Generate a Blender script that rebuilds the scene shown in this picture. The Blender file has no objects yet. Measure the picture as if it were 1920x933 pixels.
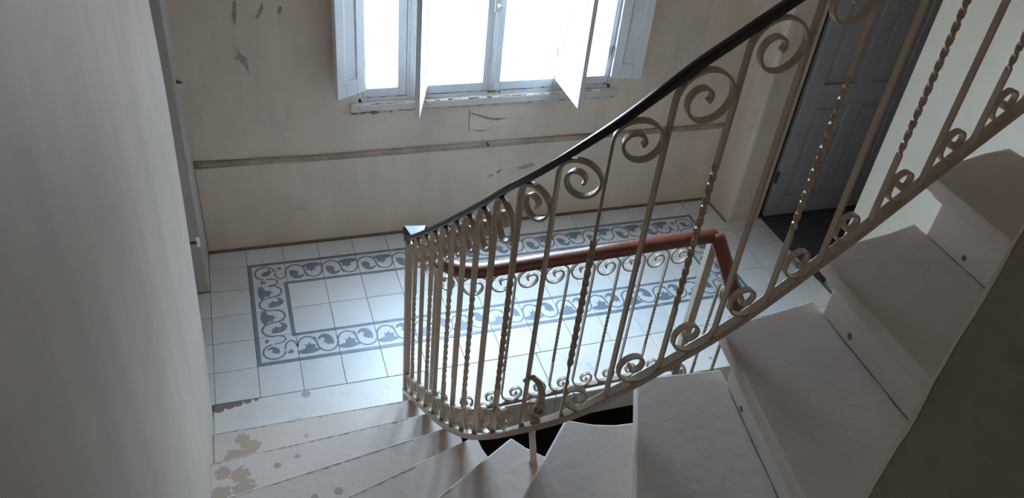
import bpy, bmesh, math, random
from mathutils import Vector, Matrix
random.seed(7)
scene = bpy.context.scene
COL = scene.collection

# ------------------------------------------------------------------ camera
cam_d = bpy.data.cameras.new('camera')
cam = bpy.data.objects.new('camera', cam_d)
COL.objects.link(cam)
cam_d.sensor_width = 36.0
cam_d.lens = 1523.834 / 1920 * 36.0
cam_d.clip_start = 0.02
_R = [(0.94787915, -0.30460896, 0.09347991),
      (-0.1146021, -0.59967019, -0.79199875),
      (0.29730704, 0.74000611, -0.60332369)]
cam.matrix_world = Matrix(((_R[0][0], -_R[1][0], -_R[2][0], 0.0639),
                           (_R[0][1], -_R[1][1], -_R[2][1], -2.9549),
                           (_R[0][2], -_R[1][2], -_R[2][2], 2.9519),
                           (0, 0, 0, 1)))
scene.camera = cam

# ------------------------------------------------------------------ world, daylight, exposure
world = bpy.data.worlds.new('overcast_sky')
scene.world = world
world.use_nodes = True
bg = world.node_tree.nodes['Background']
_wt = world.node_tree
_tc = _wt.nodes.new('ShaderNodeTexCoord')
_sx = _wt.nodes.new('ShaderNodeSeparateXYZ')
_rp = _wt.nodes.new('ShaderNodeValToRGB')
_wt.links.new(_tc.outputs['Generated'], _sx.inputs[0])
_wt.links.new(_sx.outputs['Z'], _rp.inputs['Fac'])
_rp.color_ramp.elements[0].position = 0.0      # sunlit courtyard below the horizon
_rp.color_ramp.elements[0].color = (0.20, 0.215, 0.23, 1)
_rp.color_ramp.elements[1].position = 0.12     # overcast sky
_rp.color_ramp.elements[1].color = (0.58, 0.785, 1.0, 1)
_wt.links.new(_rp.outputs['Color'], bg.inputs['Color'])
bg.inputs['Strength'].default_value = 30.0
pl = bpy.data.lights.new('window_portal', 'AREA')
pl.shape = 'RECTANGLE'
pl.size, pl.size_y = 1.46, 1.46
pl.cycles.is_portal = True
plo = bpy.data.objects.new('window_portal', pl)
COL.objects.link(plo)
plo.location = (1.40, 1.24, 1.61)
plo.rotation_euler = (math.radians(-90), 0, 0)
scene.view_settings.view_transform = 'Standard'
scene.view_settings.look = 'None'
scene.view_settings.gamma = 1.0
scene.view_settings.use_curve_mapping = False
scene.view_settings.exposure = 0.72
scene.cycles.diffuse_bounces = 8
scene.cycles.max_bounces = 14

# ------------------------------------------------------------------ materials
MATS = {}

def nd(nt, t, **kw):
    n = nt.nodes.new(t)
    for k, v in kw.items():
        if k in n.inputs:
            n.inputs[k].default_value = v
        else:
            setattr(n, k, v)
    return n

def mat(name, col, rough=0.5, var=0.12, scale=6.0, bump=0.0, bscale=40.0, rand=0.0, spec=0.5, metal=0.0,
        stain=None, stain_scale=2.5, stain_lo=0.55, stain_hi=0.75, detail=6.0, streak=0.0):
    m = bpy.data.materials.new(name)
    m.use_nodes = True
    nt = m.node_tree
    b = nt.nodes['Principled BSDF']
    b.inputs['Roughness'].default_value = rough
    b.inputs['Specular IOR Level'].default_value = spec
    b.inputs['Metallic'].default_value = metal
    geo = nd(nt, 'ShaderNodeNewGeometry')
    nz = nd(nt, 'ShaderNodeTexNoise', Scale=scale, Detail=detail, Roughness=0.6)
    nt.links.new(geo.outputs['Position'], nz.inputs['Vector'])
    mr = nd(nt, 'ShaderNodeMapRange')
    mr.inputs['From Min'].default_value = 0.3
    mr.inputs['From Max'].default_value = 0.7
    mr.inputs['To Min'].default_value = 1 - var
    mr.inputs['To Max'].default_value = 1 + var
    nt.links.new(nz.outputs['Fac'], mr.inputs['Value'])
    vm = nd(nt, 'ShaderNodeVectorMath', operation='SCALE')
    vm.inputs[0].default_value = col
    nt.links.new(mr.outputs['Result'], vm.inputs['Scale'])
    out = vm.outputs['Vector']
    if streak:                                 # brush marks and runs down the wall
        mp = nd(nt, 'ShaderNodeMapping')
        mp.inputs['Scale'].default_value = (9, 9, 0.9)
        nt.links.new(geo.outputs['Position'], mp.inputs['Vector'])
        n5 = nd(nt, 'ShaderNodeTexNoise', Scale=1.0, Detail=5.0, Roughness=0.6)
        nt.links.new(mp.outputs['Vector'], n5.inputs['Vector'])
        m5 = nd(nt, 'ShaderNodeMapRange')
        m5.inputs['From Min'].default_value = 0.35
        m5.inputs['From Max'].default_value = 0.7
        m5.inputs['To Min'].default_value = 1 + streak * .5
        m5.inputs['To Max'].default_value = 1 - streak
        nt.links.new(n5.outputs['Fac'], m5.inputs['Value'])
        v5 = nd(nt, 'ShaderNodeVectorMath', operation='SCALE')
        nt.links.new(out, v5.inputs[0])
        nt.links.new(m5.outputs['Result'], v5.inputs['Scale'])
        out = v5.outputs['Vector']
    if rand:
        oi = nd(nt, 'ShaderNodeObjectInfo')
        m2 = nd(nt, 'ShaderNodeMapRange')
        m2.inputs['To Min'].default_value = 1 - rand
        m2.inputs['To Max'].default_value = 1 + rand
        nt.links.new(oi.outputs['Random'], m2.inputs['Value'])
        v2 = nd(nt, 'ShaderNodeVectorMath', operation='SCALE')
        nt.links.new(out, v2.inputs[0])
        nt.links.new(m2.outputs['Result'], v2.inputs['Scale'])
        out = v2.outputs['Vector']
    if stain:
        n3 = nd(nt, 'ShaderNodeTexNoise', Scale=stain_scale, Detail=8.0, Roughness=0.65)
        nt.links.new(geo.outputs['Position'], n3.inputs['Vector'])
        m3 = nd(nt, 'ShaderNodeMapRange')
        m3.inputs['From Min'].default_value = stain_lo
        m3.inputs['From Max'].default_value = stain_hi
        nt.links.new(n3.outputs['Fac'], m3.inputs['Value'])
        mx = nd(nt, 'ShaderNodeMix', data_type='RGBA')
        nt.links.new(m3.outputs['Result'], mx.inputs[0])
        nt.links.new(out, mx.inputs[6])
        mx.inputs[7].default_value = (*stain, 1)
        out = mx.outputs[2]
    nt.links.new(out, b.inputs['Base Color'])
    if bump:
        n4 = nd(nt, 'ShaderNodeTexNoise', Scale=bscale, Detail=4.0)
        nt.links.new(geo.outputs['Position'], n4.inputs['Vector'])
        bp = nd(nt, 'ShaderNodeBump', Strength=bump, Distance=0.01)
        nt.links.new(n4.outputs['Fac'], bp.inputs['Height'])
        nt.links.new(bp.outputs['Normal'], b.inputs['Normal'])
    MATS[name] = m
    m['out'] = 0
    return m

def add_wear(m, spots, col, nscale=58.0):
    """Exposed-substrate chips of the given (centre, radius, raggedness) laid over a painted surface."""
    nt = m.node_tree
    b = nt.nodes['Principled BSDF']
    src = b.inputs['Base Color'].links[0].from_socket
    geo = nd(nt, 'ShaderNodeNewGeometry')
    nz = nd(nt, 'ShaderNodeTexNoise', Scale=nscale, Detail=4.0, Roughness=0.55)
    nt.links.new(geo.outputs['Position'], nz.inputs['Vector'])
    acc = None
    for (c, r, rag) in spots:
        dv = nd(nt, 'ShaderNodeVectorMath', operation='DISTANCE')
        nt.links.new(geo.outputs['Position'], dv.inputs[0])
        dv.inputs[1].default_value = c
        dd = nd(nt, 'ShaderNodeMath', operation='DIVIDE')
        nt.links.new(dv.outputs['Value'], dd.inputs[0])
        dd.inputs[1].default_value = r
        ns = nd(nt, 'ShaderNodeMath', operation='MULTIPLY_ADD')
        nt.links.new(nz.outputs['Fac'], ns.inputs[0])
        ns.inputs[1].default_value = rag
        nt.links.new(dd.outputs[0], ns.inputs[2])
        mr = nd(nt, 'ShaderNodeMapRange')
        mr.inputs['From Min'].default_value = 1.0 + 0.5 * rag - 0.04
        mr.inputs['From Max'].default_value = 1.0 + 0.5 * rag + 0.04
        mr.inputs['To Min'].default_value = 1.0
        mr.inputs['To Max'].default_value = 0.0
        nt.links.new(ns.outputs[0], mr.inputs['Value'])
        if acc is None:
            acc = mr.outputs['Result']
        else:
            mxx = nd(nt, 'ShaderNodeMath', operation='MAXIMUM')
            nt.links.new(acc, mxx.inputs[0])
            nt.links.new(mr.outputs['Result'], mxx.inputs[1])
            acc = mxx.outputs[0]
    mx = nd(nt, 'ShaderNodeMix', data_type='RGBA')
    nt.links.new(acc, mx.inputs[0])
    nt.links.new(src, mx.inputs[6])
    mx.inputs[7].default_value = (*col, 1)
    nt.links.new(mx.outputs[2], b.inputs['Base Color'])

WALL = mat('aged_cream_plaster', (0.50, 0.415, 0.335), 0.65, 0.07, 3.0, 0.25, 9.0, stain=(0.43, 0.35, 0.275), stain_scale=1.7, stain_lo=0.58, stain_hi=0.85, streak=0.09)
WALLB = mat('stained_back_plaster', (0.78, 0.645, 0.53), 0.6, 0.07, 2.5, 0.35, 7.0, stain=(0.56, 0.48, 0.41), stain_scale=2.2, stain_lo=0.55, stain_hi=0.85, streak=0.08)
WALLR = mat('pale_cream_plaster', (0.86, 0.77, 0.61), 0.6, 0.04, 2.0, 0.1, 9.0)
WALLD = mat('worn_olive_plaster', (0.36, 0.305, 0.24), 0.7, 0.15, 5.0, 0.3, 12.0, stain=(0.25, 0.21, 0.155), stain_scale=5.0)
CEIL = mat('low_bounce_ceiling', (0.36, 0.31, 0.26), 0.8, 0.04, 2.0)  # dark tone chosen to cut light bounced off the unseen ceiling
TILE = mat('cement_tile_ivory', (0.74, 0.73, 0.71), 0.36, 0.04, 9.0, rand=0.05, spec=0.5)
TILEP = mat('cement_tile_blue_print', (0.20, 0.245, 0.31), 0.36, 0.18, 30.0, rand=0.06, spec=0.5)
TILEG = mat('border_tile_ground', (0.74, 0.73, 0.71), 0.36, 0.05, 20.0, rand=0.04, spec=0.5)
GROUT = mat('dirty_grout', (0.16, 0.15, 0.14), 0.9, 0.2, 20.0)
STONE = mat('white_painted_stone', (0.76, 0.72, 0.66), 0.42, 0.05, 5.0, 0.15, 30.0, stain=(0.50, 0.46, 0.42), stain_scale=7.0, stain_lo=0.6, stain_hi=0.75)
STEP = mat('painted_stair_stone', (0.61, 0.515, 0.44), 0.55, 0.05, 5.0, 0.12, 30.0, stain=(0.47, 0.42, 0.35), stain_scale=6.0, stain_lo=0.62, stain_hi=0.78)
SLATE = mat('dark_slate', (0.07, 0.07, 0.08), 0.6, 0.15, 12.0)
IRON = mat('cream_painted_iron', (0.47, 0.365, 0.27), 0.30, 0.08, 18.0, 0.1, 90.0, stain=(0.22, 0.15, 0.10), stain_scale=16.0, stain_lo=0.68, stain_hi=0.76)
DARKWOOD = mat('black_varnished_wood', (0.018, 0.015, 0.016), 0.28, 0.2, 20.0)
REDWOOD = mat('red_brown_varnished_wood', (0.16, 0.045, 0.025), 0.28, 0.2, 14.0)
WINP = mat('worn_white_window_paint', (0.66, 0.67, 0.68), 0.45, 0.05, 8.0, stain=(0.30, 0.27, 0.24), stain_scale=14.0, stain_lo=0.66, stain_hi=0.76)
SILLM = mat('flaking_sill_paint', (0.66, 0.62, 0.57), 0.6, 0.1, 10.0, 0.3, 30.0, stain=(0.20, 0.17, 0.14), stain_scale=9.0, stain_lo=0.62, stain_hi=0.70)
SHUT = mat('white_shutter_paint', (0.74, 0.75, 0.77), 0.4, 0.04, 8.0)
DOORM = mat('blue_grey_door_paint', (0.46, 0.45, 0.48), 0.45, 0.08, 6.0)
EDGE = mat('worn_brown_edge', (0.36, 0.29, 0.24), 0.8, 0.3, 40.0)
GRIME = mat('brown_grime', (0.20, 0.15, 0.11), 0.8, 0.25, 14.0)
DUST = mat('dusty_brown_ledge', (0.44, 0.345, 0.265), 0.8, 0.25, 9.0)
METAL = mat('rusty_iron', (0.10, 0.08, 0.07), 0.5, 0.3, 40.0, metal=0.6)
FLAKE = mat('grey_bare_plaster', (0.36, 0.35, 0.34), 0.8, 0.2, 30.0)
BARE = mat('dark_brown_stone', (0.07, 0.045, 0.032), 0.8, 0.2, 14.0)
JAMB = mat('grey_jamb_plaster', (0.50, 0.465, 0.43), 0.6, 0.05, 4.0)

add_wear(STEP, [((-0.085, -0.595, 0.19), 0.030, 2.2), ((-0.055, -0.645, 0.19), 0.040, 2.2), ((-0.125, -0.675, 0.19), 0.035, 2.2), ((-0.08, -0.68, 0.19), 0.03, 2.2),
                ((-0.095, -0.53, 0.19), 0.012, 2.5), ((-0.15, -0.90, 0.38), 0.028, 1.8), ((-0.09, -0.925, 0.38), 0.035, 2.0), ((-0.08, -0.985, 0.38), 0.04, 2.0),
                ((-0.16, -0.99, 0.38), 0.035, 1.8), ((0.17, -0.635, 0.19), 0.010, 1.2)], (0.44, 0.325, 0.24))
add_wear(STEP, [((0.043, -0.911, 0.38), 0.014, 0.5), ((0.118, -0.885, 0.38), 0.010, 1.2), ((0.233, -1.218, 0.57), 0.016, 0.5),
                ((0.153, -1.222, 0.57), 0.012, 0.6)], (0.36, 0.30, 0.25))
add_wear(STEP, [((1.255, -1.78, 1.345), 0.010, 0.8), ((1.53, -1.765, 1.545), 0.011, 0.8),
                ((1.86, -1.73, 1.735), 0.011, 0.8), ((0.55, -1.62, 0.95), 0.008, 0.5)], (0.16, 0.12, 0.10))
add_wear(STONE, [((-0.185, -0.222, 0.0), 0.030, 0.6), ((-0.14, -0.216, 0.0), 0.026, 0.7), ((-0.10, -0.212, 0.0), 0.022, 0.7), ((-0.06, -0.208, 0.0), 0.018, 0.7), ((-0.02, -0.205, 0.0), 0.012, 0.7)], (0.24, 0.19, 0.16))
add_wear(STONE, [((0.204, -0.225, 0.0), 0.022, 0.3), ((2.20, -0.40, 0.0), 0.012, 0.5), ((2.24, -0.33, 0.0), 0.01, 0.5), ((2.27, -0.44, 0.0), 0.011, 0.5)], (0.42, 0.42, 0.43))

GLASS = bpy.data.materials.new('window_glass')
GLASS.use_nodes = True
_nt = GLASS.node_tree
_nt.nodes.remove(_nt.nodes['Principled BSDF'])
_tr = nd(_nt, 'ShaderNodeBsdfTransparent'); _tr.inputs['Color'].default_value = (0.96, 0.98, 1, 1)
_gl = nd(_nt, 'ShaderNodeBsdfGlossy'); _gl.inputs['Roughness'].default_value = 0.05
_mx = nd(_nt, 'ShaderNodeMixShader'); _mx.inputs[0].default_value = 0.06
_nt.links.new(_tr.outputs[0], _mx.inputs[1]); _nt.links.new(_gl.outputs[0], _mx.inputs[2])
_nt.links.new(_mx.outputs[0], _nt.nodes['Material Output'].inputs[0])

# ------------------------------------------------------------------ mesh helpers
class MB:
    def __init__(self):
        self.v = []; self.f = []; self.m = []
    def add(self, verts, faces, mi=0):
        o = len(self.v)
        self.v += [tuple(p) for p in verts]
        self.f += [tuple(i + o for i in f) for f in faces]
        self.m += [mi] * len(faces)
        return self
    def box(self, x0, x1, y0, y1, z0, z1, mi=0):
        return self.add([(x0, y0, z0), (x1, y0, z0), (x1, y1, z0), (x0, y1, z0), (x0, y0, z1), (x1, y0, z1), (x1, y1, z1), (x0, y1, z1)],
                        [(0, 3, 2, 1), (4, 5, 6, 7), (0, 1, 5, 4), (1, 2, 6, 5), (2, 3, 7, 6), (3, 0, 4, 7)], mi)
    def prism(self, poly, z0, z1, mi=0):
        n = len(poly)
        a = sum(poly[i][0] * poly[(i + 1) % n][1] - poly[(i + 1) % n][0] * poly[i][1] for i in range(n))
        if a < 0:
            poly = poly[::-1]
        vs = [(x, y, z0) for x, y in poly] + [(x, y, z1) for x, y in poly]
        fs = [tuple(range(n - 1, -1, -1)), tuple(range(n, 2 * n))]
        fs += [(i, (i + 1) % n, n + (i + 1) % n, n + i) for i in range(n)]
        return self.add(vs, fs, mi)
    def loft(self, rings, closed_ends=True, mi=0):
        n = len(rings[0]); vs = [p for r in rings for p in r]; fs = []
        for i in range(len(rings) - 1):
            for j in range(n):
                k = (j + 1) % n
                fs.append((i * n + j, i * n + k, (i + 1) * n + k, (i + 1) * n + j))
        if closed_ends:
            fs.append(tuple(range(n - 1, -1, -1)))
            b = (len(rings) - 1) * n
            fs.append(tuple(range(b, b + n)))
        return self.add(vs, fs, mi)
    def cyl(self, p, q, r, n=10, r2=None, mi=0):
        p = Vector(p); q = Vector(q); d = (q - p).normalized()
        a = d.orthogonal().normalized(); b = d.cross(a)
        r2 = r if r2 is None else r2
        ring = lambda c, rr: [c + a * rr * math.cos(2 * math.pi * i / n) + b * rr * math.sin(2 * math.pi * i / n) for i in range(n)]
        return self.loft([ring(p, r), ring(q, r2)], mi=mi)
    def mesh(self, name, mats, smooth=False):
        me = bpy.data.meshes.new(name)
        me.from_pydata(self.v, [], self.f)
        for m in (mats if isinstance(mats, (list, tuple)) else [mats]):
            me.materials.append(m)
        for p, i in zip(me.polygons, self.m):
            p.material_index = i
        bm = bmesh.new(); bm.from_mesh(me)
        bmesh.ops.recalc_face_normals(bm, faces=bm.faces)
        bm.to_mesh(me); bm.free()
        if smooth:
            for p in me.polygons:
                p.use_smooth = True
        me.update()
        return me
    def build(self, name, mats, parent=None, bevel=0, seg=2, smooth=False, loc=None):
        return link(name, self.mesh(name, mats, smooth), parent, bevel, seg, loc)

def link(name, me, parent=None, bevel=0, seg=2, loc=None, rz=0):
    o = bpy.data.objects.new(name, me)
    COL.objects.link(o)
    if parent:
        o.parent = parent
    if loc:
        o.location = loc
    o.rotation_euler = (0, 0, rz)
    if bevel:
        b = o.modifiers.new('edge', 'BEVEL'); b.width = bevel; b.segments = seg; b.limit_method = 'ANGLE'; b.angle_limit = math.radians(40)
    return o

def tag(o, label=None, cat=None, group=None, kind=None):
    if label: o['label'] = label
    if cat: o['category'] = cat
    if group: o['group'] = group
    if kind: o['kind'] = kind
    return o

def empty(name, loc=(0, 0, 0)):
    o = bpy.data.objects.new(name, None)
    COL.objects.link(o)
    o.location = loc
    o.empty_display_size = 0.1
    return o

def struct(o, label, cat):
    return tag(o, label, cat, kind='structure')

# ------------------------------------------------------------------ dimensions (metres)
T = 0.2                     # cement tile
YB = 0.97                   # back wall face
XL, XR = -0.2, 3.34         # left wall face, far right wall face
RIS = 0.19                  # riser
CEILZ = 3.6

# ------------------------------------------------------------------ walls
WX0, WX1, WZ0, WZ1 = 0.665, 2.135, 0.875, 2.35
b = MB()
b.box(-0.7, WX0, YB, 1.30, -0.2, CEILZ); b.box(WX1, 3.05, YB, 1.30, -0.2, CEILZ)
b.box(WX0, WX1, YB, 1.30, -0.2, WZ0); b.box(WX0, WX1, YB, 1.30, WZ1, CEILZ)
wall_back = struct(b.build('wall_back', WALLB), 'stained cream plaster wall below and around the bright window', 'wall')
b = MB(); b.box(XL, 3.02, 0.956, YB + .001, 0.0, 0.555)
o = b.build('dado', WALLB, wall_back, bevel=0.006)
b = MB()
rings = []
for i in range(41):
    x = XL + (3.02 - XL) * i / 40
    z = 0.562 + 0.018 * max(0, 1 - (x - XL) / 0.6) + 0.001 * math.sin(i * 1.7)
    rings.append([(x, .968, z + .016), (x, .955, z + .012), (x, .949, z + .002), (x, .950, z - .010), (x, .954, z - .016), (x, .968, z - .018)])
b.loft(rings)
struct(b.build('trim_1', DUST, smooth=True), 'dusty brown ledge moulding running along the wall under the window', 'moulding')
b = MB(); b.box(XL, 3.02, 0.944, 0.956, 0.0, 0.012)
struct(b.build('baseboard_back', GRIME), 'thin dark grimy joint where the window wall meets the tiles', 'joint')

# left wall: doorway between the near wall and the jamb in the corner
def leanx(z):   # old wall leans a little out of plumb
    pts = [(-3.2, -.212), (0, -.212), (.39, -.195), (.72, -.184), (1.16, -.173), (1.64, -.165), (1.92, -.168), (3.6, -.175)]
    for (a, va), (c, vc) in zip(pts, pts[1:]):
        if a <= z <= c:
            return va + (vc - va) * (z - a) / (c - a)
    return pts[-1][1]
b = MB(); rings = []
zs = [-3.2, -1.5, -.2] + [i * 0.12 for i in range(0, 31)]
for z in zs:
    xe = leanx(z)
    ring = [(-0.62, -0.22, z)]
    r = 0.05
    for a in range(0, 91, 15):
        ring.append((xe - r + r * math.sin(math.radians(a)), -0.22 - r + r * math.cos(math.radians(a)), z))
    w = min(1, max(0, (z + .2) / .4))
    for y in (-.45, -.8, -1.3, -1.9, -2.5, -3.0, -3.6):
        ring.append((xe - .004 * math.sin(y * 3 + z * 2) * w + (XL - xe) * min(1, (-.22 - y) / 1.2), y, z))
    ring.append((-0.62, -3.6, z))
    rings.append(ring)
b.loft(rings)
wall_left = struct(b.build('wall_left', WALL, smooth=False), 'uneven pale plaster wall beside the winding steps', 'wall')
for p in wall_left.data.polygons: p.use_smooth = abs(p.normal.z) < .5 and p.normal.x > -.2 and p.normal.y > -.9
b = MB(); b.box(-0.62, XL, 0.61, YB + .02, 0.0, CEILZ)
struct(b.build('wall_jamb', JAMB, bevel=0.008), 'grey doorway jamb filling the corner beside the window wall', 'wall')
b = MB(); b.box(-0.72, -0.62, -3.6, YB + .3, -0.2, CEILZ)
struct(b.build('wall_doorway', WALL), 'plaster closing the side doorway behind the near wall', 'wall')

# right side: reveal, doorway, pale wall
b = MB(); b.box(3.02, 3.265, 0.68, 1.30, -0.2, CEILZ)
struct(b.build('wall_reveal', WALLB, bevel=0.02, seg=3), 'plaster pier between the window wall and the grey door', 'wall')
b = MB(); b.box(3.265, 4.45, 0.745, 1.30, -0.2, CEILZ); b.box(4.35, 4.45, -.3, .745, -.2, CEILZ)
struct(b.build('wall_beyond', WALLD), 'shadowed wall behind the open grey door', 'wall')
b = MB(); b.box(XR, 3.62, -2.6, 0.035, -3.2, CEILZ); b.box(3.62, 4.35, -.15, .035, -.2, CEILZ); b.box(XR, 4.35, .035, .745, 2.25, CEILZ)
struct(b.build('wall_right', WALLR, bevel=0.004), 'pale cream wall behind the upper steps beside the doorway', 'wall')
# stair enclosure near the viewer
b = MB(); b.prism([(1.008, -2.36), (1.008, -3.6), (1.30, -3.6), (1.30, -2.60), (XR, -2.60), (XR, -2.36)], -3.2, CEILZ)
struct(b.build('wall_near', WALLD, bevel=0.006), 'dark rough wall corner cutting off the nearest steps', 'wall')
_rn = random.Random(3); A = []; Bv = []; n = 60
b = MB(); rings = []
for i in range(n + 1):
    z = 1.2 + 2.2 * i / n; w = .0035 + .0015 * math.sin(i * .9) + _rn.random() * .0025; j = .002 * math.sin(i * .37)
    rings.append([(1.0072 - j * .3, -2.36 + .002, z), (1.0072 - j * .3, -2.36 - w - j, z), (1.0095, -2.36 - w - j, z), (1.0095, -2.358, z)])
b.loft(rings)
b.build('pale_corner_strip', WALLR, bpy.data.objects['wall_near'])  # thin pale strip of uneven width along the wall corner
b = MB(); b.box(-0.72, 1.30, -3.75, -3.6, -3.2, CEILZ)
struct(b.build('wall_front', WALLD), 'unseen dark wall behind the viewer closing the stair', 'wall')  # out of view; dark material set here to hold down bounced light
b = MB(); b.box(-0.72, 4.45, -3.75, 1.30, CEILZ, CEILZ + .15)
struct(b.build('ceiling', CEIL), 'unseen dark ceiling over the stairwell', 'ceiling')
# lower storey seen down the open well
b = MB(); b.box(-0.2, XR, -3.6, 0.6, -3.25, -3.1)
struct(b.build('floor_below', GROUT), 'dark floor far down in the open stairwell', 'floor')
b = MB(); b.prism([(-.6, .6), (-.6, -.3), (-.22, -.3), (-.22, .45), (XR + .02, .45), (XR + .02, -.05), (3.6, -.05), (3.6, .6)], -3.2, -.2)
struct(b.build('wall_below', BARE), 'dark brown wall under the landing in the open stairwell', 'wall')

# peeling marks on the window wall
def flake(name, pts, y=YB, th=0.004, m=FLAKE, parent=wall_back):
    b = MB(); n = len(pts)
    b.add([(x, y - th, z) for x, z in pts] + [(x, y + .001, z) for x, z in pts],
          [tuple(range(n)), tuple(range(2 * n - 1, n - 1, -1))] + [(i, (i + 1) % n, n + (i + 1) % n, n + i) for i in range(n)])
    return b.build(name, m, parent)
flake('peeling_paint', [(.078, 1.36), (.088, 1.33), (.098, 1.38), (.103, 1.44), (.095, 1.445), (.085, 1.41)], m=EDGE)
flake('peeling_paint', [(.186, 1.355), (.20, 1.39), (.222, 1.44), (.225, 1.41), (.205, 1.37)], m=EDGE)
flake('peeling_paint', [(.288, 1.375), (.296, 1.41), (.31, 1.41), (.305, 1.385)], m=EDGE)
flake('peeling_paint', [(.082, 1.22), (.084, 1.17), (.062, 1.162), (.085, 1.155), (.11, 1.115), (.128, 1.07), (.122, 1.16), (.098, 1.175)], m=FLAKE)
for q in ([(1.283, .79), (1.287, .66), (1.292, .66), (1.29, .79)], [(1.29, .775), (1.43, .728), (1.52, .722), (1.46, .712), (1.40, .722), (1.30, .764)],
          [(1.29, .665), (1.36, .645), (1.42, .655), (1.36, .652)]):
    flake('plaster_crack', q, th=.002, m=EDGE)
for q in ([(1.60, .385), (1.64, .372), (1.72, .39), (1.70, .41), (1.66, .402)], [(1.47, .365), (1.49, .355), (1.51, .385), (1.49, .382)], [(1.42, .34), (1.46, .345), (1.45, .357)]):
    flake('plaster_chip', q, y=.956, th=.002, m=DUST)
b = MB(); b.cyl((1.403, .955, .572), (1.403, .93, .572), .007)
tag(b.build('wall_nail', METAL), 'small dark nail on the ledge below the window centre', 'nail')
b = MB(); b.cyl((-0.185, .60, 1.235), (-0.185, .58, 1.235), .006); b.cyl((-.185, .582, 1.235), (-.165, .582, 1.235), .005)
tag(b.build('jamb_hook', METAL), 'small rusty hook high on the grey doorway jamb', 'hook')
hk = empty('hinge_pintle', (-0.175, -0.20, 0.93))
b = MB(); b.cyl((-.012, 0, 0), (.022, 0, 0), .006); b.build('pin_arm', METAL, hk)
b = MB(); b.cyl((.022, 0, -.018), (.022, 0, .02), .007); b.build('upright_pin', WINP, hk)
tag(hk, 'small iron hinge pin on the edge of the uneven pale wall', 'hinge pin')

# ------------------------------------------------------------------ landing floor and tiles
b = MB()
b.box(-0.62, 3.30, -0.2, YB, -0.2, -0.012)
b.box(-0.62, 0.70, -0.50, -0.2, -0.2, -0.012)
floor = struct(b.build('floor', GROUT), 'landing floor of ivory cement tiles with a blue scroll border', 'floor')
GAP = 0.0012
_tiles = {}
def plain_mesh(w, d):
    k = (round(w, 3), round(d, 3))
    if k not in _tiles:
        b = MB(); g = GAP
        b.add([(-w / 2 + g, -d / 2 + g, -.012), (w / 2 - g, -d / 2 + g, -.012), (w / 2 - g, d / 2 - g, -.012), (-w / 2 + g, d / 2 - g, -.012),
               (-w / 2 + g, -d / 2 + g, -.001), (w / 2 - g, -d / 2 + g, -.001), (w / 2 - g, d / 2 - g, -.001), (-w / 2 + g, d / 2 - g, -.001),
               (-w / 2 + g * 2, -d / 2 + g * 2, 0), (w / 2 - g * 2, -d / 2 + g * 2, 0), (w / 2 - g * 2, d / 2 - g * 2, 0), (-w / 2 + g * 2, d / 2 - g * 2, 0)],
              [(0, 3, 2, 1), (0, 1, 5, 4), (1, 2, 6, 5), (2, 3, 7, 6), (3, 0, 4, 7), (4, 5, 9, 8), (5, 6, 10, 9), (6, 7, 11, 10), (7, 4, 8, 11), (8, 9, 10, 11)])
        _tiles[k] = b
    return _tiles[k]
_plain = {}
def tile(x0, x1, y0, y1):
    w, d = x1 - x0, y1 - y0
    k = (round(w, 3), round(d, 3))
    if k not in _plain:
        _plain[k] = plain_mesh(w, d).mesh('tile', TILE)
    link('tile', _plain[k], floor, loc=((x0 + x1) / 2, (y0 + y1) / 2, 0))

def ribbon(b, pts, wd, z, taper=False):
    n = len(pts); L = []; Rr = []
    for i, p in enumerate(pts):
        a = pts[max(0, i - 1)]; c = pts[min(n - 1, i + 1)]
        dx, dy = c[0] - a[0], c[1] - a[1]; l = math.hypot(dx, dy) or 1
        w = wd / 2 * (1 - .55 * i / n if taper else 1)
        L.append((p[0] - dy / l * w, p[1] + dx / l * w, z)); Rr.append((p[0] + dy / l * w, p[1] - dx / l * w, z))
    b.add(L + Rr, [(i, n + i, n + i + 1, i + 1) for i in range(n - 1)], 1)

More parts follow.
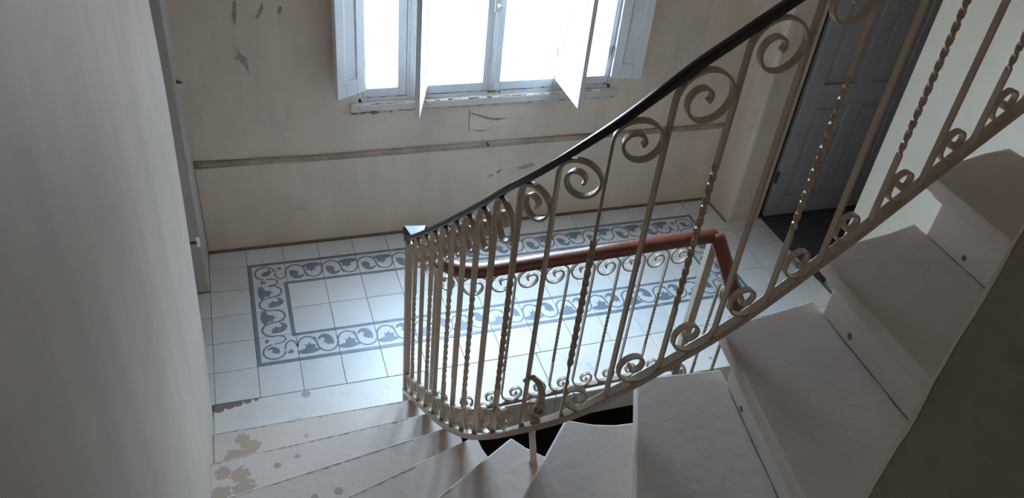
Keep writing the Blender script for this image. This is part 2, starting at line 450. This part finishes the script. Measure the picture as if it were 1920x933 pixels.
SX, SY = .000426, .000625
BOWL = [(-112, 52), (-90, 82), (-55, 100), (-20, 105), (30, 88), (66, 48), (74, 5), (62, -40), (38, -14), (18, -32), (-8, -10), (-28, -22), (-22, 4), (-56, 8), (-30, 28), (-32, 52), (-60, 64), (-90, 44)]
ARCH = [(-105, -52), (-95, -88), (-50, -98), (30, -100), (90, -90), (155, -70), (112, -56), (82, -40), (92, -4), (66, 4), (50, -6), (26, 32), (2, -2), (-36, 18), (-20, -10), (-36, -42), (-66, -40), (-84, -50)]
def shape(b, pts, z): b.add([(x, y, z) for x, y in pts], [tuple(range(len(pts)))], 1)
def arc(cx, cy, rx, ry, a0, a1, n=22):
    return [(cx + rx * math.cos(math.radians(a0 + (a1 - a0) * i / n)), cy + ry * math.sin(math.radians(a0 + (a1 - a0) * i / n))) for i in range(n + 1)]
def border_mesh(corner):
    b = MB(); pm = plain_mesh(T, T); b.add(pm.v, pm.f)
    z = .0004; g = .002; e = T / 2 - g; q = T / 2 - .0014
    def rect(x0, x1, y0, y1): b.add([(x0, y0, z), (x1, y0, z), (x1, y1, z), (x0, y1, z)], [(0, 1, 2, 3)], 1)
    if not corner:
        rect(-q, q, -e, -e + .020); rect(-q, q, e - .017, e)
        ribbon(b, arc(-.05, .002, .048, .061, 178, 0) + arc(.05, .002, .052, .061, 180, 358), .0105, z)
        shape(b, [(-.05 + x * SX, .002 + y * SY) for x, y in ARCH if True], z + .0002)
        shape(b, [(.05 + x * SX, .002 + y * SY) for x, y in BOWL], z + .0002)
        ribbon(b, [(-.002, .02), (-.008, .045), (-.012, .058)], .007, z + .0001)
        ribbon(b, [(-.094, -.03), (-.098, -.052)], .007, z + .0001)
    else:
        rect(-e, q, -e, -e + .020); rect(-e, -e + .020, -e + .020, q)
        rect(e - .017, q, e - .017, q)
        ribbon(b, arc(-.012, -.012, .054, .052, 95, 350), .0105, z)
        ribbon(b, arc(.071, .0, .029, .05, 190, 0), .0095, z)
        ribbon(b, arc(.0, .071, .05, .029, -100, 90), .0095, z)
        shape(b, [(-.010 + x * SX * .8, -.018 + y * SX * .95) for x, y in BOWL], z + .0002)
        shape(b, [(.064 + x * SX * .32, -.014 + y * SY * .42) for x, y in ARCH], z + .0002)
        shape(b, [(-.032 + y * SY * .3, .066 + x * SX * .3) for x, y in ARCH], z + .0002)
    return b.mesh('border_tile', [TILEG, TILEP])
BS, BC = border_mesh(False), border_mesh(True)
for i in range(-1, 17):
    for j in range(-1, 5):
        x0, x1, y0, y1 = i * T, (i + 1) * T, j * T, (j + 1) * T
        if j == 4:
            y1 = 0.944
            if i >= 15: continue
        if i == 16: x1 = 3.27
        if i >= 15 and j == 3: y1 = 0.68
        if 0 <= i <= 13 and 0 <= j <= 3 and (i in (0, 13) or j in (0, 3)):
            c = (x0 + T / 2, y0 + T / 2, 0)
            if i in (0, 13) and j in (0, 3):
                rz = {(0, 0): 0, (13, 0): 90, (13, 3): 180, (0, 3): 270}[(i, j)]
                o = link('border_tile', BC, floor, loc=c, rz=math.radians(rz))
            else:
                rz = 0 if j == 0 else 180 if j == 3 else -90 if i == 0 else 90
                o = link('border_tile', BS, floor, loc=c, rz=math.radians(rz))
            continue
        tile(x0, x1, y0, y1)
for y0, y1 in ((.4, .61), (.2, .4), (0, .2), (-.2, 0)):
    tile(-.4, -.2, y0, y1); tile(-.6, -.4, y0, y1)
b = MB(); b.box(3.272, 4.34, 0.035, 0.744, -.05, .004)
o = b.build('threshold_slab', SLATE, floor); o['label'] = 'dark slate slab inside the doorway'
# painted stone edging in front of the tiles
ex = [-0.212, 0.70, 1.37, 2.03, 2.68, 3.338]
for x0, x1 in zip(ex, ex[1:]):
    b = MB(); b.box(x0 + .001, x1 - .001, -0.515, -0.2015, -0.17, 0.0)
    b.build('edging_stone', STONE, floor, bevel=.005)

# ------------------------------------------------------------------ staircase
stairs = tag(empty('staircase', (0.25, -0.54, 0)), 'white painted stone steps winding up around the open well', 'staircase')
def areas(d):
    # stair plan with its well side drawn back by d from the tread ends
    B = [(.70 - d, -.3), (.70 - d, -1.24)]
    for a in range(10, 91, 10):
        B.append((1.06 - (.36 + d) * math.cos(math.radians(a)), -1.24 - (.36 + d) * math.sin(math.radians(a))))
    B += [(1.32, -1.622 - d), (1.50, -1.597 - d), (1.76, -1.557 - d), (2.05, -1.49 - d), (XR - .002, -1.33 - d)]
    full = [(-.2, -.3)] + B + [(XR - .002, -2.358), (1.006, -2.358), (1.006, -3.598), (-.2, -3.598)]
    right = [(1.007, -1.55)] + [v for v in B if v[0] > 1.01] + [(XR - .002, -2.358), (1.007, -2.358)]
    return full, right
NOSE = [((-.2, -.536), (.65, -.533)), ((-.2, -.842), (.654, -.788)), ((-.13, -1.154), (.643, -1.035)), ((.236, -1.385), (.648, -1.260)),
        ((.473, -1.583), (.673, -1.468)), ((.651, -1.768), (.826, -1.579)), ((.854, -1.958), (1.015, -1.619)),
        ((1.125, -2.166), (1.200, -1.745)), ((1.462, -2.02), (1.482, -1.66)), ((1.785, -2.0), (1.80, -1.58)),
        ((2.09, -2.0), (2.10, -1.5)), ((2.39, -2.0), (2.40, -1.5)), ((2.69, -2.0), (2.70, -1.5)), ((2.99, -2.0), (3.0, -1.5))]
def half(poly, p, q, off=0.0):
    """keep the side of p->q that lies ahead (to the right of outer->inner direction); off shifts the line ahead"""
    dx, dy = q[0] - p[0], q[1] - p[1]; l = math.hypot(dx, dy)
    nx, ny = dy / l, -dx / l
    f = lambda v: (v[0] - p[0]) * nx + (v[1] - p[1]) * ny - off
    out = []
    for i, a in enumerate(poly):
        c = poly[(i + 1) % len(poly)]
        fa, fc = f(a), f(c)
        if fa >= 0: out.append(a)
        if (fa > 0) != (fc > 0) and fa != fc:
            t = fa / (fa - fc); out.append((a[0] + (c[0] - a[0]) * t, a[1] + (c[1] - a[1]) * t))
    return out
def dedup(poly):
    o = []
    for v in poly:
        if not o or math.hypot(v[0] - o[-1][0], v[1] - o[-1][1]) > .002: o.append(v)
    if len(o) > 1 and math.hypot(o[0][0] - o[-1][0], o[0][1] - o[-1][1]) < .002: o.pop()
    return o
def inner_shift(poly, d):
    return poly
for k in range(1, len(NOSE) + 1):
    ov = .05 if k < 7 else .058
    p, q = NOSE[k - 1]
    def region(front, d=0.0):
        r = half(areas(d)[0 if k < 8 else 1], p, q, front)
        if k < len(NOSE):
            p2, q2 = NOSE[k]
            r = half(r, q2, p2, -(.058 + (.004 if d == 0 else .025)))
        if k <= 3: r = [v for v in r]
        return dedup(r)
    z = k * RIS
    b = MB()
    b.prism(region(ov, .055), z - RIS - (.06 if k > 1 else 0), z - .045)
    b.prism(region(ov * .55, .03), z - .07, z - .0445)
    st = b.build('step', STEP, stairs, bevel=.004)
    st.location = -Vector(stairs.location)
    b = MB(); b.prism(region(0), z - .045, z)
    tr = b.build('tread', STEP, st, bevel=.007, seg=3)
    dx, dy = q[0] - p[0], q[1] - p[1]; l = math.hypot(dx, dy); dx /= l; dy /= l; nx, ny = dy, -dx
    if k <= 5:                                # bare, dirty nosing edge where the paint has worn off
        rnd = random.Random(k * 11)
        p0 = p if k < 4 else (p[0] - dx * .45, p[1] - dy * .45)
        t0 = 0.0
        if p0[0] < -.19: t0 = (-.19 - p0[0]) / dx
        L = (q[0] - p0[0]) * dx + (q[1] - p0[1]) * dy
        up = []; lo = []; t = t0
        while t < L * (1 - .10 * k / 2):
            w = max(.0008, rnd.gauss(.0035, .0028)); o0 = .0055
            x, y = p0[0] + dx * t, p0[1] + dy * t
            up.append((x + nx * o0, y + ny * o0, z + .0004)); lo.append((x + nx * (o0 + w), y + ny * (o0 + w), z + .0004))
            t += .012
        n = len(up); b = MB(); b.add(up + lo, [(i, i + 1, n + i + 1, n + i) for i in range(n - 1)])
        b.build('worn_edge', EDGE, st)
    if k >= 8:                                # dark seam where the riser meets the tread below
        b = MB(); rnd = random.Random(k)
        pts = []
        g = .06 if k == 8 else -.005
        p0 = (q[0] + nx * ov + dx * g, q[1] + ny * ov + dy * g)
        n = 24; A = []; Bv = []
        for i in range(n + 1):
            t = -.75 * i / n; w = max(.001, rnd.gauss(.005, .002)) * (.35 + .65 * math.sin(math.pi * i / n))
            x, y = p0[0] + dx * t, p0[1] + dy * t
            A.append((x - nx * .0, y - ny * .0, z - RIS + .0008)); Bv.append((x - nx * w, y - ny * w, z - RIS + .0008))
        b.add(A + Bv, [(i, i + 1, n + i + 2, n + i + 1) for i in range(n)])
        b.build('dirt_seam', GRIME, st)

# descending flight beyond the well
down = tag(empty('lower_staircase', (2.7, -0.52, -.19)), 'lower flight of steps going down beside the landing post', 'staircase')
for j in range(1, 9):
    y1 = -.518 - .27 * (j - 1); z = -RIS * j
    b = MB(); b.box(2.07, XR - .002, y1 - .29, y1 + .02, z - .16, z - .03)
    b.box(2.07, XR - .002, y1 - .32, y1 - .0, z - .03, z)
    s = b.build('step', STEP, down, bevel=.004); s.location = -Vector(down.location)

# ------------------------------------------------------------------ railings
def spline_fn(tab):
    xs = [a for a, _ in tab]; ys = [c for _, c in tab]; n = len(xs)
    d = [(ys[i + 1] - ys[i]) / (xs[i + 1] - xs[i]) for i in range(n - 1)]
    m = [d[0]] + [(d[i - 1] + d[i]) / 2 for i in range(1, n - 1)] + [d[-1]]
    def f(x):
        if x <= xs[0]: return ys[0] + m[0] * (x - xs[0])
        if x >= xs[-1]: return ys[-1] + m[-1] * (x - xs[-1])
        i = max(j for j in range(n - 1) if xs[j] <= x)
        h = xs[i + 1] - xs[i]; t = (x - xs[i]) / h
        return ((1 + 2 * t) * (1 - t) ** 2 * ys[i] + t * (1 - t) ** 2 * h * m[i] + t * t * (3 - 2 * t) * ys[i + 1] + t * t * (t - 1) * h * m[i + 1])
    return f
class Path:
    def __init__(self, pts):
        self.p = pts; self.s = [0]
        for a, c in zip(pts, pts[1:]): self.s.append(self.s[-1] + math.hypot(c[0] - a[0], c[1] - a[1]))
        self.L = self.s[-1]
    def at(self, s):
        ss = self.s; n = len(ss)
        if s <= 0: i = 0
        elif s >= self.L: i = n - 2
        else:
            lo, hi = 0, n - 1
            while hi - lo > 1:
                m = (lo + hi) // 2
                if ss[m] <= s: lo = m
                else: hi = m
            i = lo
        a, c = self.p[i], self.p[i + 1]; h = ss[i + 1] - ss[i]; t = (s - ss[i]) / h
        return (a[0] + (c[0] - a[0]) * t, a[1] + (c[1] - a[1]) * t)
    def nrm(self, s):
        a, c = self.at(s - .012), self.at(s + .012); dx, dy = c[0] - a[0], c[1] - a[1]; l = math.hypot(dx, dy)
        return (dy / l, -dx / l)

def sweep(path, zf, prof, s0, s1, step=.02):
    """prof: list of (sideways, up)"""
    b = MB(); n = max(2, int((s1 - s0) / step)); rings = []
    for i in range(n + 1):
        s = s0 + (s1 - s0) * i / n
        x, y = path.at(s); nx, ny = path.nrm(s); z = zf(s)
        rings.append([(x + nx * u, y + ny * u, z + w) for u, w in prof])
    b.loft(rings)
    return b

HAND = [(-.014, -.042), (-.025, -.032), (-.027, -.016), (-.021, -.004), (-.009, 0), (.009, 0), (.021, -.004), (.027, -.016), (.025, -.032), (.014, -.042)]
HAND2 = [(-.008, -.024), (-.010, -.022), (-.010, -.002), (-.008, 0), (.008, 0), (.010, -.002), (.010, -.022), (.008, -.024)]
HAND = [(u * 1.35, w * 1.2) for u, w in HAND]
def flat(wd, h): return [(-wd / 2, 0), (wd / 2, 0), (wd / 2, h), (-wd / 2, h)]

def baluster(path, s, zs, zr, sp, twisted, th=.0068, wd=.0165, flip=1, rt=None, rb=None, strh=.024, drop=.023, parent=None):
    Rt = rt or .47 * sp; Rb = rb or .33 * sp; db = .56 * sp
    dz = (zr(s + .06) - zr(s - .06)) / .12
    ds = (zs(s + .06) - zs(s - .06)) / .12
    ct = 1 / math.sqrt(1 + dz * dz); cb = 1 / math.sqrt(1 + ds * ds)
    # centres of the two scrolls
    tc = (Rt, zr(s + flip * Rt) - drop - (Rt + th / 2) / ct)
    bc = (-db, zs(s - flip * db) + strh + (Rb * 1.12 + th / 2) / cb)
    pts = []
    for i in range(46):                       # bottom scroll, from its eye outwards to the bar
        t = i / 45
        a = math.radians(-560 + 560 * t)
        r = .008 + (Rb * 1.0 - .008) * min(1, t * 1.28)
        if t > .72: r = Rb + (db - Rb) * ((t - .72) / .28) ** 1.6
        pts.append((bc[0] + r * math.cos(a), bc[1] + r * math.sin(a) * (1 if t < .9 else 1)))
    z0, z1 = pts[-1][1], tc[1]
    n = 130 if twisted else 10
    t0, t1 = z0 + .22 * (z1 - z0), z0 + .70 * (z1 - z0)
    nb = len(pts)
    for i in range(1, n):
        pts.append((0, z0 + (z1 - z0) * i / n))
    for i in range(46):
        t = i / 45
        a = math.radians(180 - 575 * t)
        r = Rt if t < .3 else Rt + (.010 - Rt) * ((t - .3) / .7) ** .85
        pts.append((tc[0] + r * math.cos(a), tc[1] + r * math.sin(a)))
    rings = []; m = len(pts)
    for i, (t, w) in enumerate(pts):
        a = pts[max(0, i - 1)]; c = pts[min(m - 1, i + 1)]
        du, dw = c[0] - a[0], c[1] - a[1]; l = math.hypot(du, dw) or 1
        nu, nw = dw / l, -du / l
        ang = 0
        if twisted and nb <= i < nb + n:
            ang = math.pi * 14 * min(1, max(0, (w - t0) / (t1 - t0)))
        ca, sa = math.cos(ang), math.sin(ang)
        ring = []
        for (e, g) in ((-th / 2, -wd / 2), (th / 2, -wd / 2), (th / 2, wd / 2), (-th / 2, wd / 2)):
            e2, g2 = e * ca - g * sa, e * sa + g * ca
            x, y = path.at(s + flip * (t + nu * e2)); nx, ny = path.nrm(s)
            if abs(t) > .02: nx, ny = path.nrm(s + flip * t)
            ring.append((x + nx * g2, y + ny * g2, w + nw * e2))
        rings.append(ring)
    b = MB(); b.loft(rings)
    o = b.build('baluster', IRON, parent)
    return o

# --- railing of the winding flight
pp = [(.65, -.27 - .01 * i) for i in range(115)]
for i in range(1, 41):
    a = math.radians(90 * i / 40); pp.append((.9 - .25 * math.cos(a), -1.41 - .25 * math.sin(a)))
_yx = spline_fn([(.9, -1.66), (1.2, -1.66), (1.5, -1.64), (1.8, -1.595), (2.1, -1.55), (2.5, -1.49), (3.3, -1.37)])
pp += [(.9 + .01 * i, _yx(.9 + .01 * i)) for i in range(1, 236)]
SP = Path(pp)
ZS = spline_fn([(-.1, -.06), (.13, .085), (.514, .38), (.76, .575), (.98, .78), (1.10, .905), (1.23, 1.06), (1.33, 1.175), (1.43, 1.265), (1.533, 1.335),
                (1.64, 1.395), (1.72, 1.445), (1.88, 1.545), (2.08, 1.695), (2.40, 1.915), (2.72, 2.13), (3.6, 2.74)])
ZR = spline_fn([(.05, .935), (.35, 1.185), (.77, 1.552), (1.06, 1.812), (1.25, 1.995), (1.39, 2.150), (1.513, 2.275), (1.643, 2.373),
                (1.733, 2.437), (2.08, 2.675), (2.40, 2.895), (2.72, 3.11), (3.6, 3.72)])
rail = tag(empty('stair_railing', (.65, -.38, 0)), 'cream wrought iron scroll railing with a black handrail climbing the winding steps', 'railing')
def under(o, root):
    o.location = -Vector(root.location)
    return o
# handrail with its turned lower end
under(sweep(SP, ZR, HAND2, .05, 3.0, .015).build('handrail', DARKWOOD, rail, smooth=True), rail)['label'] = 'black handrail'
under(sweep(SP, ZS, flat(.03, .026), .09, 3.0, .015).build('bottom_rail', IRON, rail, bevel=.003), rail)
ss = [.225, .35, .475, .60, .72, .84, .96, 1.09, 1.215, 1.315, 1.42, 1.533, 1.673, 1.813, 1.953, 2.088, 2.22, 2.36, 2.50, 2.64, 2.78]
for i, s in enumerate(ss):
    sp = ss[i + 1] - s if i + 1 < len(ss) else .14
    sb = s - ss[i - 1] if i else .12
    under(baluster(SP, s, ZS, ZR, sp, i % 2 == 0, parent=rail, rb=.33 * sb), rail)
x, y = SP.at(.11)
b = MB(); b.box(x - .014, x + .014, y - .014, y + .014, .0, ZR(.11) - .035)
under(b.build('newel_post', IRON, rail, bevel=.003), rail)
# stay from the bottom rail down to the winder tread
b = MB(); rings = []
sx, sy = .742, -1.60
for (x, y, z, w) in ((.705, -1.565, 1.36, .010), (.718, -1.575, 1.385, .012), (.733, -1.59, 1.375, .013), (.742, -1.60, 1.345, .013), (.745, -1.60, 1.28, .013), (.735, -1.59, 1.22, .012),
                     (.742, -1.585, 1.15, .012), (.765, -1.56, 1.05, .013), (.782, -1.54, .975, .013), (.785, -1.535, .951, .018)):
    w *= .72
    rings.append([(x - w, y - .006, z), (x + w, y - .006, z), (x + w, y + .006, z), (x - w, y + .006, z)])
b.loft(rings)
under(b.build('support_stay', IRON, rail, bevel=.002), rail)

# --- railing along the landing edge and down the lower flight
lp = [(2.03 - .01 * i, -.485 - .035 * i / 108) for i in range(109)]
lp += [(.915, -.521), (.885, -.517), (.857, -.508), (.83, -.494), (.805, -.475), (.785, -.452), (.77, -.426), (.759, -.398), (.752, -.368), (.746, -.338), (.738, -.312)]
LP = Path(lp)
lrail = tag(empty('landing_railing', (2.03, -.495, 0)), 'cream iron scroll railing with a red brown wooden handrail along the landing edge', 'railing')
ZLR = lambda s: .90
ZLS = lambda s: .025
under(sweep(LP, ZLR, HAND, 0, LP.L, .02).build('handrail', REDWOOD, lrail, smooth=True), lrail)['label'] = 'red brown varnished wooden handrail'
under(sweep(LP, ZLS, flat(.026, .02), 0, LP.L, .02).build('bottom_rail', IRON, lrail), lrail)
tp = [(.652, -.238), (.752, -.252), (.722, -.325), (.668, -.325)]
bp = [(.668, -.252), (.735, -.262), (.712, -.312), (.676, -.312)]
b = MB(); b.loft([[(x, y, .835) for x, y in bp], [(x, y, .90) for x, y in tp], [(x, y, .935) for x, y in tp]])
under(b.build('end_block', DARKWOOD, lrail, bevel=.007, seg=3), lrail)['label'] = 'dark wooden end block of the handrail'
n = 11
for i in range(n):
    under(baluster(LP, .10 + i * .122, ZLS, ZLR, .118, i % 2 == 1, th=.0068, wd=.015, strh=.02, drop=.050, parent=lrail), lrail)
b = MB(); b.box(2.010, 2.050, -.505, -.465, 0, .855)
under(b.build('corner_post', IRON, lrail, bevel=.004), lrail)
dp = [(2.03, -.485 - .01 * i) for i in range(130)]
DP = Path(dp)
ZDR = lambda s: .90 - .66 * max(0, s - .03)
ZDS = lambda s: .03 - .70 * s
b = sweep(DP, ZDR, HAND, .02, 1.25, .02)
under(b.build('sloping_handrail', REDWOOD, lrail, smooth=True), lrail)['label'] = 'red brown handrail sloping down the lower flight'
under(sweep(DP, ZDS, flat(.026, .02), .0, 1.25, .02).build('sloping_rail', IRON, lrail), lrail)
for i in range(8):
    under(baluster(DP, .13 + i * .13, ZDS, ZDR, .12, i % 2 == 0, th=.0068, wd=.015, strh=.02, drop=.050, flip=1, parent=lrail), lrail)

# ------------------------------------------------------------------ window
win = struct(empty('window_1', (1.40, YB, .875)), 'tall white framed window with open inner shutters and bright panes', 'window')
def wp(b, name, m, parent=win, bevel=.004):
    o = b.build(name, m, parent, bevel=bevel); under(o, win) if parent is win else None
    return o
b = MB()
b.box(WX0, .685, .975, 1.06, .875, 2.35); b.box(2.115, WX1, .975, 1.06, .875, 2.35)
b.box(WX0, WX1, .975, 1.06, .875, .90); b.box(WX0, WX1, .975, 1.06, 2.31, 2.35)
wp(b, 'window_frame', WINP)
for x0, x1 in ((.925, .980), (1.820, 1.875)):
    b = MB(); b.box(x0, x1, .965, 1.06, .90, 2.31); b.box((x0 + x1) / 2 - .012, (x0 + x1) / 2 + .012, .955, .966, .90, 2.31)
    wp(b, 'mullion', WINP)
for x0, x1, g0, g1 in ((.687, .923, .712, .877), (.982, 1.399, 1.035, 1.350), (1.401, 1.818, 1.454, 1.770), (1.877, 2.113, 1.925, 2.088)):
    b = MB(); z0, z1 = .902, 2.308
    b.box(x0, g0, .972, 1.012, z0, z1); b.box(g1, x1, .972, 1.012, z0, z1)
    b.box(g0, g1, .972, 1.012, z0, .955); b.box(g0, g1, .972, 1.012, 2.25, z1)
    c = wp(b, 'casement', WINP)
    b = MB(); b.box(g0, g1, .99, .994, .955, 2.25)
    b.build('pane', GLASS, c)
b = MB(); b.cyl((1.402, .962, .91), (1.402, .962, 2.2), .006)
b.box(1.385, 1.419, .955, .973, 1.36, 1.44); b.cyl((1.402, .957, 1.40), (1.402, .92, 1.40), .009); b.box(1.39, 1.414, .957, .973, .92, .95)
wp(b, 'espagnolette_bolt', JAMB, bevel=0)
b = MB(); b.box(.62, 2.18, .948, .972, .828, .874); b.box(.63, 2.17, .960, .972, .808, .828)
wp(b, 'window_sill', SILLM, bevel=.008)
rnd = random.Random(5)
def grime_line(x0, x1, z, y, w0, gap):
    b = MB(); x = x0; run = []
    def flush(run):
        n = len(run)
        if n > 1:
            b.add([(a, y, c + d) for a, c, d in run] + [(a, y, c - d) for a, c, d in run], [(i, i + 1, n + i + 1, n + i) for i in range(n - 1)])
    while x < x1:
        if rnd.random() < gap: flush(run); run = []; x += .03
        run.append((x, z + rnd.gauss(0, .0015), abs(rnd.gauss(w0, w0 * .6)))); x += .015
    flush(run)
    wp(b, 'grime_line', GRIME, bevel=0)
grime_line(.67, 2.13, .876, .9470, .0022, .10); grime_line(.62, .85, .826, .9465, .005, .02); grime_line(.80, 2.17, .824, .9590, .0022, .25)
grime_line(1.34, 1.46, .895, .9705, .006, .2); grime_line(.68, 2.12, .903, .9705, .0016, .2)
def shutter(h, f, z0=.955, z1=2.30):
    hx, hy = h; dx, dy = f[0] - h[0], f[1] - h[1]; w = math.hypot(dx, dy); ang = math.atan2(dy, dx)
    th = .026
    b = MB(); sw = .055
    b.box(0, sw, -th / 2, th / 2, 0, z1 - z0); b.box(w - sw, w, -th / 2, th / 2, 0, z1 - z0)
    b.box(sw, w - sw, -th / 2, th / 2, 0, .085); b.box(sw, w - sw, -th / 2, th / 2, z1 - z0 - .085, z1 - z0); b.box(sw, w - sw, -th / 2, th / 2, .62, .70)
    o = b.build('shutter', SHUT, win, bevel=.003)
    o.location = Vector((hx, hy, z0)) - Vector(win.location); o.rotation_euler = (0, 0, ang)
    for a, c in ((.085, .62), (.70, z1 - z0 - .085)):
        b = MB(); b.box(sw, w - sw, -.005, .005, a, c)
        if w > .25: b.box(sw + .025, w - sw - .025, -.009, .009, a + .025, c - .025)
        b.build('shutter_panel', SHUT, o, bevel=.003)
    b = MB(); b.cyl((0, 0, .12), (0, 0, .18), .009); b.cyl((0, 0, 1.1), (0, 0, 1.16), .009)
    b.build('hinge', METAL, o)
shutter((.696, .958), (.538, .868)); shutter((2.118, .955), (2.292, .912))
shutter((1.022, .958), (.903, .620)); shutter((1.788, .955), (1.786, .605))

# ------------------------------------------------------------------ grey door standing open in the side doorway
door = struct(empty('door_1', (3.28, .68, 0)), 'blue grey panelled door standing open in the side doorway', 'door')
b = MB(); x0, x1, y0, y1, H = 3.295, 4.10, .675, .715, 2.10
zz = [.01, .16, .82, .96, 1.62, 1.74, 1.98, H]
for a, c in ((x0, x0 + .11), (x1 - .11, x1), ((x0 + x1) / 2 - .05, (x0 + x1) / 2 + .05)): b.box(a, c, y0, y1, .01, H)
for a, c in ((.01, .16), (.82, .96), (1.62, 1.74), (1.98, H)):
    b.box(x0 + .11, (x0 + x1) / 2 - .05, y0, y1, a, c); b.box((x0 + x1) / 2 + .05, x1 - .11, y0, y1, a, c)
leaf_o = under(b.build('door_leaf', DOORM, door, bevel=.004), door)
for a, c in ((.16, .82), (.96, 1.62), (1.74, 1.98)):
    for xa, xb in ((x0 + .11, (x0 + x1) / 2 - .05), ((x0 + x1) / 2 + .05, x1 - .11)):
        b = MB(); b.box(xa, xb, y0 + .014, y1 - .008, a, c); b.box(xa + .03, xb - .03, y0 + .006, y0 + .015, a + .03, c - .03)
        b.build('door_panel', DOORM, leaf_o, bevel=.004)
b = MB(); b.cyl((3.288, .672, .28), (3.288, .672, .36), .010); b.cyl((3.288, .672, 1.5), (3.288, .672, 1.58), .010)
under(b.build('door_hinge', METAL, door), door)
